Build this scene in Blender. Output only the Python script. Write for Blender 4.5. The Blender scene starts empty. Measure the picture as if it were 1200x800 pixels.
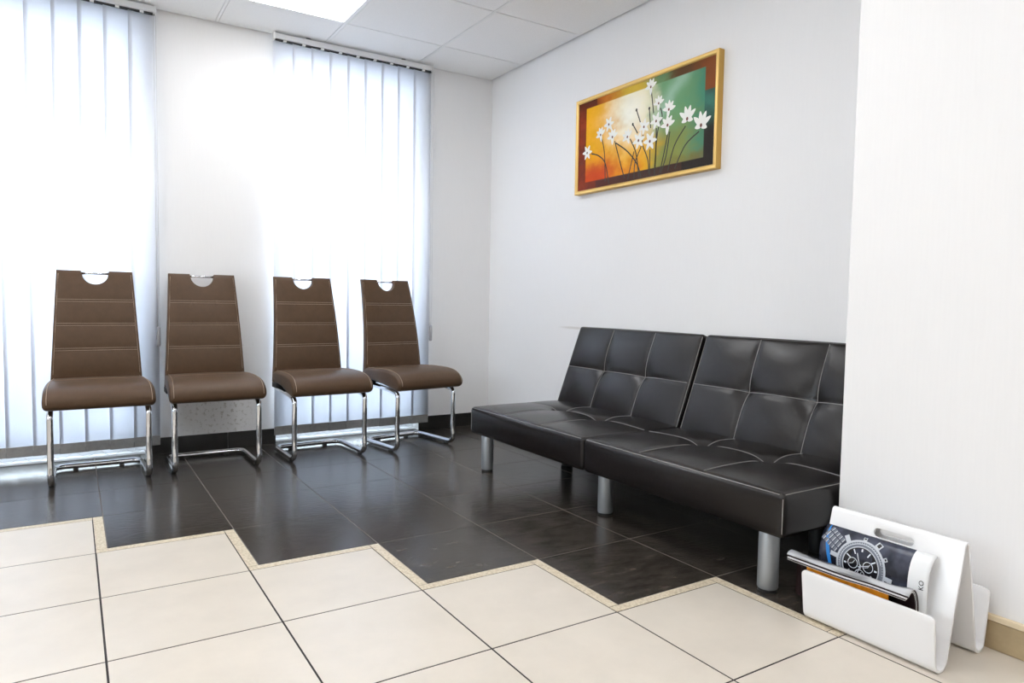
import bpy, bmesh, math, random
from mathutils import Vector, Matrix
random.seed(7)
sc = bpy.context.scene
COL = sc.collection
PI = math.pi

# ------------------------------------------------------------------ measurements (metres)
XW, YW, HC = 2.481, 4.220, 2.378        # sofa wall, window wall, ceiling
P = 0.409                               # floor tile module
X0, Y0, SW = 0.0563, 2.6771, 0.0348     # tile grid origin, mosaic strip width
PX, PY = 1.983, 1.240                   # pier in the foreground: face and corner
XL, YF = -3.2, -2.6                     # left wall, wall behind the viewer
BH = 0.090                              # skirting height

# ------------------------------------------------------------------ materials
def new_mat(name):
    m = bpy.data.materials.new(name); m.use_nodes = True
    nt = m.node_tree
    return m, nt, nt.nodes['Principled BSDF']

def node(nt, typ, **kw):
    n = nt.nodes.new(typ)
    for k, v in kw.items():
        if k in n.inputs: n.inputs[k].default_value = v
        else: setattr(n, k, v)
    return n

def c4(c): return (c[0], c[1], c[2], 1.0)
def srgb(r, g, b):
    f = lambda v: (v/255/12.92) if v/255 <= .04045 else ((v/255+.055)/1.055)**2.4
    return (f(r), f(g), f(b))

def mat(name, col, rough=.5, metal=0., spec=.5, var=0., vscale=8., bump=0., bscale=60., stretch=(1,1,1), coat=0.):
    m, nt, b = new_mat(name)
    b.inputs['Base Color'].default_value = c4(col)
    b.inputs['Roughness'].default_value = rough
    b.inputs['Metallic'].default_value = metal
    b.inputs['Specular IOR Level'].default_value = spec
    b.inputs['Coat Weight'].default_value = coat
    L = nt.links.new
    if var or bump:
        tc = node(nt, 'ShaderNodeTexCoord'); mp = node(nt, 'ShaderNodeMapping'); mp.inputs['Scale'].default_value = stretch
        L(tc.outputs['Object'], mp.inputs['Vector'])
    if var:
        nz = node(nt, 'ShaderNodeTexNoise', Scale=vscale, Detail=6.0, Roughness=.62)
        L(mp.outputs['Vector'], nz.inputs['Vector'])
        cr = node(nt, 'ShaderNodeValToRGB')
        cr.color_ramp.elements[0].position = .3; cr.color_ramp.elements[1].position = .7
        cr.color_ramp.elements[0].color = c4([max(0, x*(1-var)) for x in col])
        cr.color_ramp.elements[1].color = c4([min(1, x*(1+var)) for x in col])
        L(nz.outputs['Fac'], cr.inputs['Fac']); L(cr.outputs['Color'], b.inputs['Base Color'])
    if bump:
        nb = node(nt, 'ShaderNodeTexNoise', Scale=bscale, Detail=4.0)
        L(mp.outputs['Vector'], nb.inputs['Vector'])
        bp = node(nt, 'ShaderNodeBump', Strength=bump, Distance=.004)
        L(nb.outputs['Fac'], bp.inputs['Height']); L(bp.outputs['Normal'], b.inputs['Normal'])
    return m

def wall_material(name, col, marks=None):
    """off-white woven wallpaper: fine vertical threads, plus optional scuffs with their own shape"""
    m, nt, b = new_mat(name); L = nt.links.new
    b.inputs['Roughness'].default_value = .75; b.inputs['Specular IOR Level'].default_value = .25
    tc = node(nt, 'ShaderNodeTexCoord'); mp = node(nt, 'ShaderNodeMapping'); mp.inputs['Scale'].default_value = (1, 1, .05)
    L(tc.outputs['Object'], mp.inputs['Vector'])
    nz = node(nt, 'ShaderNodeTexNoise', Scale=160.0, Detail=3.0); L(mp.outputs['Vector'], nz.inputs['Vector'])
    bp = node(nt, 'ShaderNodeBump', Strength=.03, Distance=.002); L(nz.outputs['Fac'], bp.inputs['Height']); L(bp.outputs['Normal'], b.inputs['Normal'])
    cr = node(nt, 'ShaderNodeValToRGB')
    cr.color_ramp.elements[0].position = .3; cr.color_ramp.elements[1].position = .7
    cr.color_ramp.elements[0].color = c4([x*.992 for x in col]); cr.color_ramp.elements[1].color = c4([min(1, x*1.006) for x in col])
    L(nz.outputs['Fac'], cr.inputs['Fac'])
    out = cr.outputs['Color']
    for (ctr, size, scale, thr, mcol) in (marks or []):
        # box mask (soft) x speckle
        sub = node(nt, 'ShaderNodeVectorMath', operation='SUBTRACT'); L(tc.outputs['Object'], sub.inputs[0]); sub.inputs[1].default_value = ctr
        dv = node(nt, 'ShaderNodeVectorMath', operation='DIVIDE'); L(sub.outputs[0], dv.inputs[0]); dv.inputs[1].default_value = size
        ln = node(nt, 'ShaderNodeVectorMath', operation='LENGTH'); L(dv.outputs[0], ln.inputs[0])
        r1 = node(nt, 'ShaderNodeMapRange'); r1.inputs['From Min'].default_value = 1; r1.inputs['From Max'].default_value = .4
        L(ln.outputs['Value'], r1.inputs['Value'])
        sp = node(nt, 'ShaderNodeTexNoise', Scale=scale, Detail=5.0); L(tc.outputs['Object'], sp.inputs['Vector'])
        r2 = node(nt, 'ShaderNodeMapRange'); r2.inputs['From Min'].default_value = thr; r2.inputs['From Max'].default_value = thr+.1
        L(sp.outputs['Fac'], r2.inputs['Value'])
        mu = node(nt, 'ShaderNodeMath', operation='MULTIPLY'); L(r1.outputs[0], mu.inputs[0]); L(r2.outputs[0], mu.inputs[1])
        mx = node(nt, 'ShaderNodeMix', data_type='RGBA'); L(mu.outputs[0], mx.inputs[0]); L(out, mx.inputs[6]); mx.inputs[7].default_value = c4(mcol)
        out = mx.outputs[2]
    L(out, b.inputs['Base Color'])
    return m

WALLC = (.82, .815, .815)
M = {}
M['wall'] = wall_material('wallpaper', WALLC)
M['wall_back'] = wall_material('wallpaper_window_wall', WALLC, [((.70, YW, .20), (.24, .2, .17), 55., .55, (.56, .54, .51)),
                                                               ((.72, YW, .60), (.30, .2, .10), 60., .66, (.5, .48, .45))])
M['wall_right'] = wall_material('wallpaper_sofa_wall', WALLC, [((XW, 3.24, .718), (.2, .17, .010), 9., .30, (.66, .64, .62)),
                                                              ((XW, 3.12, .712), (.2, .13, .006), 14., .40, (.68, .66, .65))])
M['ceiling'] = mat('mineral_fibre_tile', (.84, .835, .83), .9, spec=.1, var=.05, vscale=220., bump=.35, bscale=300.)
M['white_metal'] = mat('white_lacquered_metal', (.80, .80, .80), .35)
M['dark_gap'] = mat('shadow_gap', (.05, .05, .05), .8)
M['rail'] = mat('aluminium_rail', (.72, .73, .74), .35)
M['slot'] = mat('dark_slot', (.03, .03, .03), .6)
M['frame_white'] = mat('white_window_profile', (.82, .83, .84), .3)
M['weight'] = mat('shaded_hem_pocket', (.36, .355, .35), .7, var=.12, vscale=30.)  # pale cloth greyed; the lack of backlight is put into the colour
M['plastic_grey'] = mat('grey_plastic', (.36, .36, .38), .4)
M['cord'] = mat('white_cord', (.70, .70, .70), .6)

# light / dark tiles with their own clouding
M['tile_light'] = mat('cream_stoneware', (.64, .58, .50), .30, spec=.4, var=.05, vscale=5., bump=.03, bscale=40.)
M['tile_dark'] = mat('anthracite_slate_stoneware', (.042, .035, .029), .22, spec=.35, var=.70, vscale=11., bump=.14, bscale=30., stretch=(1., 2.2, 1))
M['grout_dark'] = mat('dark_grout', (.022, .016, .016), .8)
M['grout_mid'] = mat('grey_grout', (.15, .135, .12), .8)
def strip_material():
    m, nt, b = new_mat('mosaic_strip'); L = nt.links.new
    tc = node(nt, 'ShaderNodeTexCoord')
    v = node(nt, 'ShaderNodeTexVoronoi', Scale=130.0); L(tc.outputs['Object'], v.inputs['Vector'])
    cr = node(nt, 'ShaderNodeValToRGB')
    e = cr.color_ramp.elements
    e[0].position = .15; e[0].color = c4(srgb(222, 210, 188)); e[1].position = .85; e[1].color = c4(srgb(192, 177, 150))
    L(v.outputs['Distance'], cr.inputs['Fac']); L(cr.outputs['Color'], b.inputs['Base Color'])
    bp = node(nt, 'ShaderNodeBump', Strength=.4, Distance=.003); bp.invert = True
    L(v.outputs['Distance'], bp.inputs['Height']); L(bp.outputs['Normal'], b.inputs['Normal'])
    b.inputs['Roughness'].default_value = .45
    return m
M['strip'] = strip_material()
M['skirt_dark'] = mat('dark_skirting_tile', (.022, .020, .018), .32, var=.25, vscale=9.)
M['skirt_tan'] = mat('tan_skirting_tile', srgb(178, 158, 124), .4, var=.12, vscale=14.)
M['skirt_cap'] = mat('cream_skirting_cap', srgb(222, 204, 172), .4)

M['chair_leather'] = mat('brown_leatherette', (.092, .054, .031), .42, spec=.25, var=.08, vscale=30., bump=.10, bscale=420.)
M['chair_thread'] = mat('beige_thread', (.42, .33, .25), .7)
M['chrome'] = mat('chrome', (.70, .71, .73), .05, metal=1.)
M['black_plastic'] = mat('black_plastic', (.012, .012, .012), .45)
M['sofa_leather'] = mat('espresso_leatherette', (.0062, .0044, .0040), .27, spec=.42, var=.10, vscale=10., bump=.10, bscale=260.)
M['sofa_thread'] = mat('pale_thread', (.30, .285, .275), .7)
M['sofa_leg'] = mat('satin_aluminium', (.36, .38, .40), .36, metal=.6)
M['rack'] = mat('white_acrylic', (.83, .83, .84), .22, spec=.5)
M['rack_dot'] = mat('screw_dark', (.08, .08, .08), .5)

def gold_material():
    return mat('gold_frame', (.80, .52, .16), .32, metal=.35, var=.03, vscale=25., stretch=(1, 1, 1))
M['gold'] = gold_material()
M['gold_edge'] = mat('gold_frame_side', (.58, .35, .08), .42, metal=.3)

def glass_material():
    m = bpy.data.materials.new('window_glass'); m.use_nodes = True
    nt = m.node_tree; nt.nodes.clear(); L = nt.links.new
    o = node(nt, 'ShaderNodeOutputMaterial'); mx = node(nt, 'ShaderNodeMixShader')
    fr = node(nt, 'ShaderNodeFresnel', IOR=1.45); t = node(nt, 'ShaderNodeBsdfTransparent'); g = node(nt, 'ShaderNodeBsdfGlossy', Roughness=.02)
    t.inputs['Color'].default_value = (.95, .97, .96, 1)
    L(fr.outputs[0], mx.inputs[0]); L(t.outputs[0], mx.inputs[1]); L(g.outputs[0], mx.inputs[2]); L(mx.outputs[0], o.inputs['Surface'])
    return m
M['glass'] = glass_material()

def blind_material():
    """thin white translucent fabric"""
    m = bpy.data.materials.new('translucent_blind_fabric'); m.use_nodes = True
    nt = m.node_tree; nt.nodes.clear(); L = nt.links.new
    o = node(nt, 'ShaderNodeOutputMaterial'); mx = node(nt, 'ShaderNodeMixShader'); mx.inputs[0].default_value = .38
    d = node(nt, 'ShaderNodeBsdfDiffuse'); t = node(nt, 'ShaderNodeBsdfTranslucent')
    d.inputs['Color'].default_value = (.86, .87, .90, 1); t.inputs['Color'].default_value = (.88, .90, .95, 1)
    tc = node(nt, 'ShaderNodeTexCoord'); mp = node(nt, 'ShaderNodeMapping'); mp.inputs['Scale'].default_value = (1, 1, .3)
    nz = node(nt, 'ShaderNodeTexNoise', Scale=300.0, Detail=2.0)
    L(tc.outputs['Object'], mp.inputs['Vector']); L(mp.outputs[0], nz.inputs['Vector'])
    bp = node(nt, 'ShaderNodeBump', Strength=.08, Distance=.002); L(nz.outputs['Fac'], bp.inputs['Height'])
    L(bp.outputs[0], d.inputs['Normal'])
    L(d.outputs[0], mx.inputs[1]); L(t.outputs[0], mx.inputs[2]); L(mx.outputs[0], o.inputs['Surface'])
    return m
M['blind'] = blind_material()

LAMP_L = 12.0
def emit_material(name, col, s):
    m = bpy.data.materials.new(name); m.use_nodes = True
    nt = m.node_tree; b = nt.nodes['Principled BSDF']
    b.inputs['Base Color'].default_value = (.9, .9, .9, 1)
    b.inputs['Emission Color'].default_value = c4(col); b.inputs['Emission Strength'].default_value = s
    return m
M['lamp'] = emit_material('lit_diffuser', (.985, .99, 1.), LAMP_L)

# ------------------------------------------------------------------ mesh helpers
def mesh_obj(name, bm, mats, parent=None, smooth=False, bevel=0., seg=2, angle=35):
    bmesh.ops.recalc_face_normals(bm, faces=bm.faces)
    me = bpy.data.meshes.new(name); bm.to_mesh(me); bm.free()
    if not isinstance(mats, (list, tuple)): mats = [mats]
    for m_ in mats: me.materials.append(m_)
    if smooth:
        for p_ in me.polygons: p_.use_smooth = True
    o = bpy.data.objects.new(name, me); COL.objects.link(o)
    if parent is not None: o.parent = parent
    if bevel:
        md = o.modifiers.new('bevel', 'BEVEL'); md.width = bevel; md.segments = seg
        md.limit_method = 'ANGLE'; md.angle_limit = math.radians(angle); md.harden_normals = False
    return o

def empty(name, loc, rz=0., label=None, cat=None, group=None):
    o = bpy.data.objects.new(name, None); COL.objects.link(o)
    o.location = loc; o.rotation_euler = (0, 0, rz); o.empty_display_size = .1
    tag(o, label, cat, group)
    return o

def tag(o, label=None, cat=None, group=None, kind=None):
    if label: o['label'] = label
    if cat: o['category'] = cat
    if group: o['group'] = group
    if kind: o['kind'] = kind
    return o

def structure(name, bm, m, **kw):
    o = mesh_obj(name, bm, m, **kw); o['kind'] = 'structure'; return o

def box(bm, x0, x1, y0, y1, z0, z1, mi=0):
    vs = [bm.verts.new((x, y, z)) for x in (x0, x1) for y in (y0, y1) for z in (z0, z1)]
    for f in ((0, 1, 3, 2), (4, 6, 7, 5), (0, 4, 5, 1), (2, 3, 7, 6), (0, 2, 6, 4), (1, 5, 7, 3)):
        fc = bm.faces.new([vs[i] for i in f]); fc.material_index = mi
    return bm

def fillet(pts, r, n=6):
    """round the inner corners of a polyline; r is a number or a list per inner corner"""
    pts = [Vector(p) for p in pts]; out = [pts[0]]
    for i in range(1, len(pts)-1):
        a, b, c = pts[i-1], pts[i], pts[i+1]
        rr = r[i-1] if isinstance(r, (list, tuple)) else r
        u = (a-b).normalized(); v = (c-b).normalized(); ang = u.angle(v)
        if ang > PI-.02 or rr <= 0: out.append(b); continue
        d = min(rr/math.tan(ang/2), (a-b).length*.49, (c-b).length*.49)
        rad = d*math.tan(ang/2)
        ctr = b + (u+v).normalized()*(rad/math.sin(ang/2))
        p0, p1 = b+u*d, b+v*d
        e0, e1 = (p0-ctr), (p1-ctr); tot = e0.angle(e1)
        for k in range(n+1):
            t = k/n
            w = (e0*math.sin((1-t)*tot)+e1*math.sin(t*tot))/math.sin(tot)
            out.append(ctr+w)
    out.append(pts[-1]); return out

def tube(bm, pts, r, n=10, caps=True, sx=1., mi=0):
    """sweep a circle along a polyline with parallel transport"""
    pts = [Vector(p) for p in pts]
    tans = []
    for i in range(len(pts)):
        t = Vector((0, 0, 0))
        if i > 0: t += (pts[i]-pts[i-1]).normalized()
        if i < len(pts)-1: t += (pts[i+1]-pts[i]).normalized()
        tans.append(t.normalized())
    nrm = tans[0].orthogonal().normalized(); rings = []
    for i, p in enumerate(pts):
        if i > 0:
            q = tans[i-1].rotation_difference(tans[i]); nrm = (q @ nrm)
            nrm = (nrm - tans[i]*nrm.dot(tans[i])).normalized()
        bi = tans[i].cross(nrm); rr = r[i] if isinstance(r, (list, tuple)) else r
        rings.append([bm.verts.new(p + nrm*(math.cos(2*PI*k/n)*rr*sx) + bi*(math.sin(2*PI*k/n)*rr)) for k in range(n)])
    for a, b in zip(rings, rings[1:]):
        for k in range(n):
            f = bm.faces.new((a[k], a[(k+1) % n], b[(k+1) % n], b[k])); f.smooth = True; f.material_index = mi
    if caps:
        bm.faces.new(rings[0][::-1]).material_index = mi; bm.faces.new(rings[-1]).material_index = mi
    return bm

def lathe(bm, prof, n=32, ctr=(0, 0, 0)):
    rings = [[bm.verts.new((ctr[0]+r*math.cos(2*PI*k/n), ctr[1]+r*math.sin(2*PI*k/n), ctr[2]+z)) for k in range(n)] for r, z in prof]
    for a, b in zip(rings, rings[1:]):
        for k in range(n):
            bm.faces.new((a[k], a[(k+1) % n], b[(k+1) % n], b[k]))
    bm.faces.new(rings[0][::-1]); bm.faces.new(rings[-1]); return bm

def catmull(pts, n, closed=True):
    pts = [Vector(p) for p in pts]; out = []; N = len(pts)
    rng = range(N) if closed else range(N-1)
    for i in rng:
        if closed: p0, p1, p2, p3 = pts[(i-1) % N], pts[i], pts[(i+1) % N], pts[(i+2) % N]
        else: p0, p1, p2, p3 = pts[max(i-1, 0)], pts[i], pts[i+1], pts[min(i+2, N-1)]
        for k in range(n):
            t = k/n
            out.append(.5*((2*p1)+(p2-p0)*t+(2*p0-5*p1+4*p2-p3)*t*t+(3*p1-p0-3*p2+p3)*t**3))
    if not closed: out.append(pts[-1])
    return out

def copy_tree(o, parent=None):
    c = o.copy(); COL.objects.link(c)
    if parent is not None: c.parent = parent
    for ch in list(o.children): copy_tree(ch, c)
    return c

# ------------------------------------------------------------------ floor: stepped cream and anthracite tiles
def bx_(i): return X0 + i*P
def ay_(j): return Y0 - j*P
def build_floor():
    bm = bmesh.new(); J = .0026      # half joint
    def slab(x0, x1, y0, y1, mi, j=J):
        x0, x1, y0, y1 = max(x0, XL), min(x1, XW), max(y0, YF), min(y1, YW+.12)
        if x1-x0 < .012 or y1-y0 < .012: return
        box(bm, x0+j, x1-j, y0+j, y1-j, -.008, 0, mi)
    for i in range(-9, 8):           # column between b(i-1) and b(i); cream up to row line i-1
        top = i-1
        for j in range(-10, 16):     # tile row between line j (far) and j+1 (near)
            if j >= top:  slab(bx_(i-1), bx_(i), ay_(j+1), ay_(j), 0)
        slab(bx_(i-1), bx_(i), ay_(top), ay_(top)+SW, 2, .0013)
        slab(bx_(i), bx_(i)+SW, ay_(top+1)+SW, ay_(top)+SW, 2, .0013)
        for j in range(-10, 16):
            if j < top:  slab(bx_(i-1)+SW, bx_(i)+SW, ay_(j+1)+SW, ay_(j)+SW, 1, .0022)
    # joint bed, dark under the cream field and grey under the anthracite field
    for i in range(-9, 8):
        x0, x1 = max(bx_(i-1)+SW*.5, XL-.1), min(bx_(i)+SW*.5, XW+.1)
        if x1 <= x0: continue
        ys = min(max(ay_(i-1)+SW*.5, YF-.1), YW+.15)
        if ys > YF-.1: box(bm, x0, x1, YF-.1, ys, -.03, -.0008, 3)
        if ys < YW+.15: box(bm, x0, x1, ys, YW+.15, -.03, -.0008, 4)
    structure('floor', bm, [M['tile_light'], M['tile_dark'], M['strip'], M['grout_dark'], M['grout_mid']])
build_floor()

# ------------------------------------------------------------------ walls, windows
WT = .22                      # outer wall thickness
WIN = [(-.590, .340), (1.016, 1.944)]
WZ0, WZ1 = .0, 2.33
LW = (.75, 1.95, 1.00, 1.90)      # unseen window added to the left wall for more daylight: y0, y1, z0, z1
def build_walls():
    bm = bmesh.new()
    xs = [XL-.1] + [v for w in WIN for v in w] + [XW+.1]
    for k in range(0, len(xs)-1, 2): box(bm, xs[k], xs[k+1], YW, YW+WT, -.03, HC+.1)
    for a, b in WIN:
        box(bm, a, b, YW, YW+WT, WZ1, HC+.1)
        box(bm, a, b, YW+.15, YW+WT, -.03, .012)
    structure('wall_back', bm, M['wall_back'])
    bm = box(bmesh.new(), XW, XW+.15, YF-.1, YW+WT, -.03, HC+.1); structure('wall_right', bm, M['wall_right'])
    bm = box(bmesh.new(), PX, XW, YF-.1, PY, 0, HC); structure('wall_pier', bm, M['wall'], bevel=.004)
    bm = bmesh.new(); a, b, c, d = LW
    box(bm, XL-.15, XL, YF-.1, a, -.03, HC+.1); box(bm, XL-.15, XL, b, YW+WT, -.03, HC+.1)
    box(bm, XL-.15, XL, a, b, -.03, c); box(bm, XL-.15, XL, a, b, d, HC+.1)
    structure('wall_left', bm, M['wall'])
    bm = bmesh.new(); x0, x1, t = XL-.11, XL-.06, .05
    box(bm, x0, x1, a, a+t, c, d); box(bm, x0, x1, b-t, b, c, d); box(bm, x0, x1, a+t, b-t, c, c+t); box(bm, x0, x1, a+t, b-t, d-t, d)
    box(bm, x0, x1, (a+b)/2-t/2, (a+b)/2+t/2, c+t, d-t)
    w = structure('window_3', bm, M['frame_white'], bevel=.003)
    mesh_obj('pane', box(bmesh.new(), XL-.088, XL-.082, a+t-.005, b-t+.005, c+t-.005, d-t+.005), M['glass'], w)
    bm = box(bmesh.new(), XL, PX, YF-.15, YF, -.03, HC+.1); structure('wall_front', bm, M['wall'])
    # windows: white profile, threshold and pane
    for k, (a, b) in enumerate(WIN):
        bm = bmesh.new(); y0, y1 = YW+.085, YW+.145; t = .055
        box(bm, a, a+t, y0, y1, .012, WZ1); box(bm, b-t, b, y0, y1, .012, WZ1)
        box(bm, a+t, b-t, y0, y1, .012, .075); box(bm, a+t, b-t, y0, y1, WZ1-t, WZ1)
        box(bm, a+.01, b-.01, YW+.035, y0, .0, .014)        # threshold board
        box(bm, a+.02, b-.02, y0-.012, y0, .030, .040)      # drip moulding
        w = structure('window_%d' % (k+1), bm, M['frame_white'], bevel=.003)
        g = box(bmesh.new(), a+t-.005, b-t+.005, YW+.112, YW+.118, .07, WZ1-t+.005)
        mesh_obj('pane', g, M['glass'], w)
    # skirting
    bm = bmesh.new(); d = .010
    segs = [(XL, WIN[0][0]-.0), (WIN[0][1], WIN[1][0]), (WIN[1][1], XW-d)]
    for a, b in segs:
        x = a
        while x < b-.01:
            e = min(x+P, b); box(bm, x+.001, e-.001, YW-d, YW, 0, BH); x = e
    structure('baseboard_back', bm, M['skirt_dark'], bevel=.0015)
    bm = bmesh.new(); y = YW-d
    while y > PY+.01:
        e = max(y-P, PY); box(bm, XW-d, XW, e+.001, y-.001, 0, BH); y = e
    structure('baseboard_right', bm, M['skirt_dark'], bevel=.0015)
    bm = bmesh.new(); y = ay_(4)+SW
    box(bm, PX-d, PX, y+.001, PY+d, 0, BH, 1)
    box(bm, PX-d, XW-d, PY, PY+d, 0, BH, 1)
    while y > YF:
        e = max(y-P, YF); box(bm, PX-d, PX, e+.001, y-.001, 0, BH-.016, 0); box(bm, PX-d-.004, PX, e+.001, y-.001, BH-.0155, BH, 2); y = e
    structure('baseboard_pier', bm, [M['skirt_tan'], M['skirt_dark'], M['skirt_cap']], bevel=.0025)
    bm = bmesh.new(); box(bm, XL, XL+d, YF, YW-d, 0, BH); structure('baseboard_left', bm, M['skirt_tan'], bevel=.0015)
    bm = bmesh.new(); box(bm, XL+d, PX-d, YF, YF+d, 0, BH); structure('baseboard_front', bm, M['skirt_tan'], bevel=.0015)
build_walls()

# ------------------------------------------------------------------ suspended ceiling
GX, GY = 1.903, 3.820        # a grid node; 0.6 m module
LAMPS = [(.703, 3.220), (-1.097, 3.220), (-1.097, 1.420), (.703, 1.420), (.703, -.380), (-1.097, -.380), (-2.297, 2.02), (-.497, -1.58)]  # only the first is in view; the others are added to brighten the room
def build_ceiling():
    bm = bmesh.new(); gap = .006
    xs = sorted([GX-.6*k for k in range(0, 9)] + [XL+gap, XW-gap]); xs = [x for x in xs if XL < x < XW]
    ys = sorted([GY-.6*k for k in range(0, 11)] + [YF+gap, YW-gap]); ys = [y for y in ys if YF < y < YW]
    for xa, xb in zip(xs, xs[1:]):
        for ya, yb in zip(ys, ys[1:]):
            if xb-xa < .03 or yb-ya < .03: continue
            if any(abs(xa-lx) < .02 and abs(ya-ly) < .02 for lx, ly in LAMPS): continue
            if xa > PX-.1 and yb < PY+.3 and xa >= PX: continue
            box(bm, xa+.010, xb-.010, ya+.0035, yb-.0035, HC, HC+.014)
    structure('ceiling', bm, M['ceiling'])
    bm = box(bmesh.new(), XL-.1, XW+.1, YF-.1, YW+WT, HC+.10, HC+.16); structure('roof_slab', bm, M['dark_gap'])
    # main T bars run towards the windows, cross bars between them
    n = 1
    for x in xs[1:-1]:
        bm = bmesh.new(); box(bm, x-.0075, x+.0075, YF+.004, YW-.014, HC-.001, HC+.002); box(bm, x-.003, x+.003, YF+.004, YW-.014, HC+.002, HC+.03)
        box(bm, x-.014, x+.014, YF+.004, YW-.014, HC+.010, HC+.012)
        structure('trim_%d' % n, bm, M['white_metal']); n += 1
    for y in ys[1:-1]:
        bm = bmesh.new(); box(bm, XL+.004, XW-.004, y-.008, y+.008, HC+.0145, HC+.018)
        structure('trim_%d' % n, bm, M['dark_gap']); n += 1
    bm = bmesh.new()       # dark strip round the edge, the gap's shade put into its colour
    box(bm, XL, XW, YW-.014, YW, HC+.015, HC+.020); box(bm, XW-.014, XW, PY, YW, HC+.015, HC+.020)
    box(bm, XL, XL+.014, YF, YW, HC+.015, HC+.020)
    structure('trim_%d' % n, bm, M['dark_gap'])
    texts = ['white lit ceiling panel near the window wall, cut by the top of the photo',
             'unseen ceiling panel added for brightness, by the left window', 'unseen ceiling panel added for brightness, in the left middle of the room',
             'unseen ceiling panel added for brightness, in the middle of the room', 'unseen ceiling panel added for brightness, above the viewer on the right',
             'unseen ceiling panel added for brightness, above the viewer on the left', 'unseen ceiling panel added for brightness, along the left wall', 'unseen ceiling panel added for brightness, furthest behind the viewer']
    for (lx, ly), tx in zip(LAMPS, texts):
        t = empty('ceiling_light', (lx+.3, ly+.3, HC), 0, tx, 'ceiling light', 'recessed square ceiling lights')
        f = bmesh.new(); h = .2965; w = .012
        for a in ((-h, h, -h, -h+w), (-h, h, h-w, h), (-h, -h+w, -h+w, h-w), (h-w, h, -h+w, h-w)): box(f, a[0], a[1], a[2], a[3], -.002, .03)
        box(f, -h+w, h-w, -h+w, h-w, .026, .03)
        mesh_obj('frame', f, M['white_metal'], t)
        d = box(bmesh.new(), -h+w, h-w, -h+w, h-w, .0, .006)
        mesh_obj('diffuser', d, M['lamp'], t)
build_ceiling()

# ------------------------------------------------------------------ vertical blinds
def make_blind(x0, x1, label, pull_x, pull_z, ph):
    yb = YW-.044
    root = empty('vertical_blind', ((x0+x1)/2, yb, 0), 0, label, 'blind', 'vertical blinds')
    W = x1-x0
    bm = box(bmesh.new(), -W/2, W/2, -.030, .014, HC-.040, HC-.010)
    rail = mesh_obj('headrail', bm, M['rail'], root, bevel=.003)
    bm = box(bmesh.new(), -W/2+.012, W/2-.004, -.016, .010, HC-.0465, HC-.040); mesh_obj('slot', bm, M['slot'], rail)
    bm = box(bmesh.new(), -W/2-.002, -W/2+.010, -.032, .016, HC-.046, HC-.006); mesh_obj('end_cap', bm, M['white_metal'], rail, bevel=.003)
    bm = box(bmesh.new(), W/2-.010, W/2+.002, -.032, .016, HC-.046, HC-.006); mesh_obj('end_cap', bm, M['white_metal'], rail, bevel=.003)
    for s in (-.3, .3):
        bm = box(bmesh.new(), s*W-.012, s*W+.012, -.016, .016, HC-.0105, HC-.0005); mesh_obj('bracket', bm, M['dark_gap'], rail)
    n = 9; pitch = (W-.127)/(n-1)
    for k in range(n):
        cx = -W/2+.0635+k*pitch
        th = math.radians(ph+random.uniform(-1.0, 1.0))
        bm = bmesh.new(); nu = 7; cols = []
        for i in range(nu):                       # gently bowed strip of cloth
            u = -.0635+.127*i/(nu-1); bow = .004*(1-(u/.0635)**2)
            p = Vector((u*math.cos(th)-bow*math.sin(th)*-1, u*math.sin(th)+bow, 0))
            cols.append([bm.verts.new((cx+p.x, p.y, z)) for z in (.085, HC-.047)])
        for a, b in zip(cols, cols[1:]): bm.faces.new((a[0], b[0], b[1], a[1]))
        s = mesh_obj('slat', bm, M['blind'], root, smooth=True)
        md = s.modifiers.new('cloth', 'SOLIDIFY'); md.thickness = .0006; md.offset = 0
        bm = box(bmesh.new(), -.0632, .0632, -.0035, .0035, 0, .052)
        bmesh.ops.rotate(bm, cent=(0, 0, 0), matrix=Matrix.Rotation(th, 3, 'Z'), verts=bm.verts)
        bmesh.ops.translate(bm, vec=(cx, .003, .056+random.uniform(-.0015, .0015)), verts=bm.verts)
        mesh_obj('hem_weight', bm, M['weight'], s, bevel=.0012)
        bm = box(bmesh.new(), cx-.009, cx+.009, -.020, -.004, HC-.050, HC-.0405); mesh_obj('carrier', bm, M['white_metal'], root)
    # bead chain swinging between the hems
    for side in (-1,):
        pts = []
        for k in range(n-1):
            xa = -W/2+.0635+k*pitch
            for i in range(8):
                t = i/8; pts.append((xa+pitch*t, .012, .066-.040*(1-(2*t-1)**2)*(.9 if k % 3 else 1.1)))
        bm = tube(bmesh.new(), pts, .0016, 5); mesh_obj('chain', bm, M['cord'], root)
    # pull cords with a grey weight
    px = pull_x-(x0+x1)/2
    bm = bmesh.new()
    for dx in (-.006, .006): tube(bm, [(px+dx, -.034, HC-.03), (px+dx, -.036, pull_z+.05)], .0014, 6)
    cd = mesh_obj('pull_cord', bm, M['cord'], root)
    bm = bmesh.new(); lathe(bm, [(.004, .052), (.0095, .044), (.0105, .0), (.0105, -.044), (.007, -.052)], 14, (px, -.036, pull_z))
    mesh_obj('cord_weight', bm, M['plastic_grey'], cd, smooth=True)
make_blind(-.615, .398, 'white vertical blind on the left, behind the leftmost chair', .392, .649, 4.6)
make_blind(.998, 1.996, 'white vertical blind nearer the room corner, behind the two right-hand chairs', 1.990, .652, 4.6)

# ------------------------------------------------------------------ cantilever chairs
def seat_profile():
    return catmull([(.185, .452), (.09, .459), (-.02, .463), (-.13, .460), (-.203, .446), (-.243, .418), (-.255, .390), (-.244, .364),
                    (-.205, .353), (-.125, .364), (.0, .381), (.10, .388), (.178, .390), (.192, .420)], 5)

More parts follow.
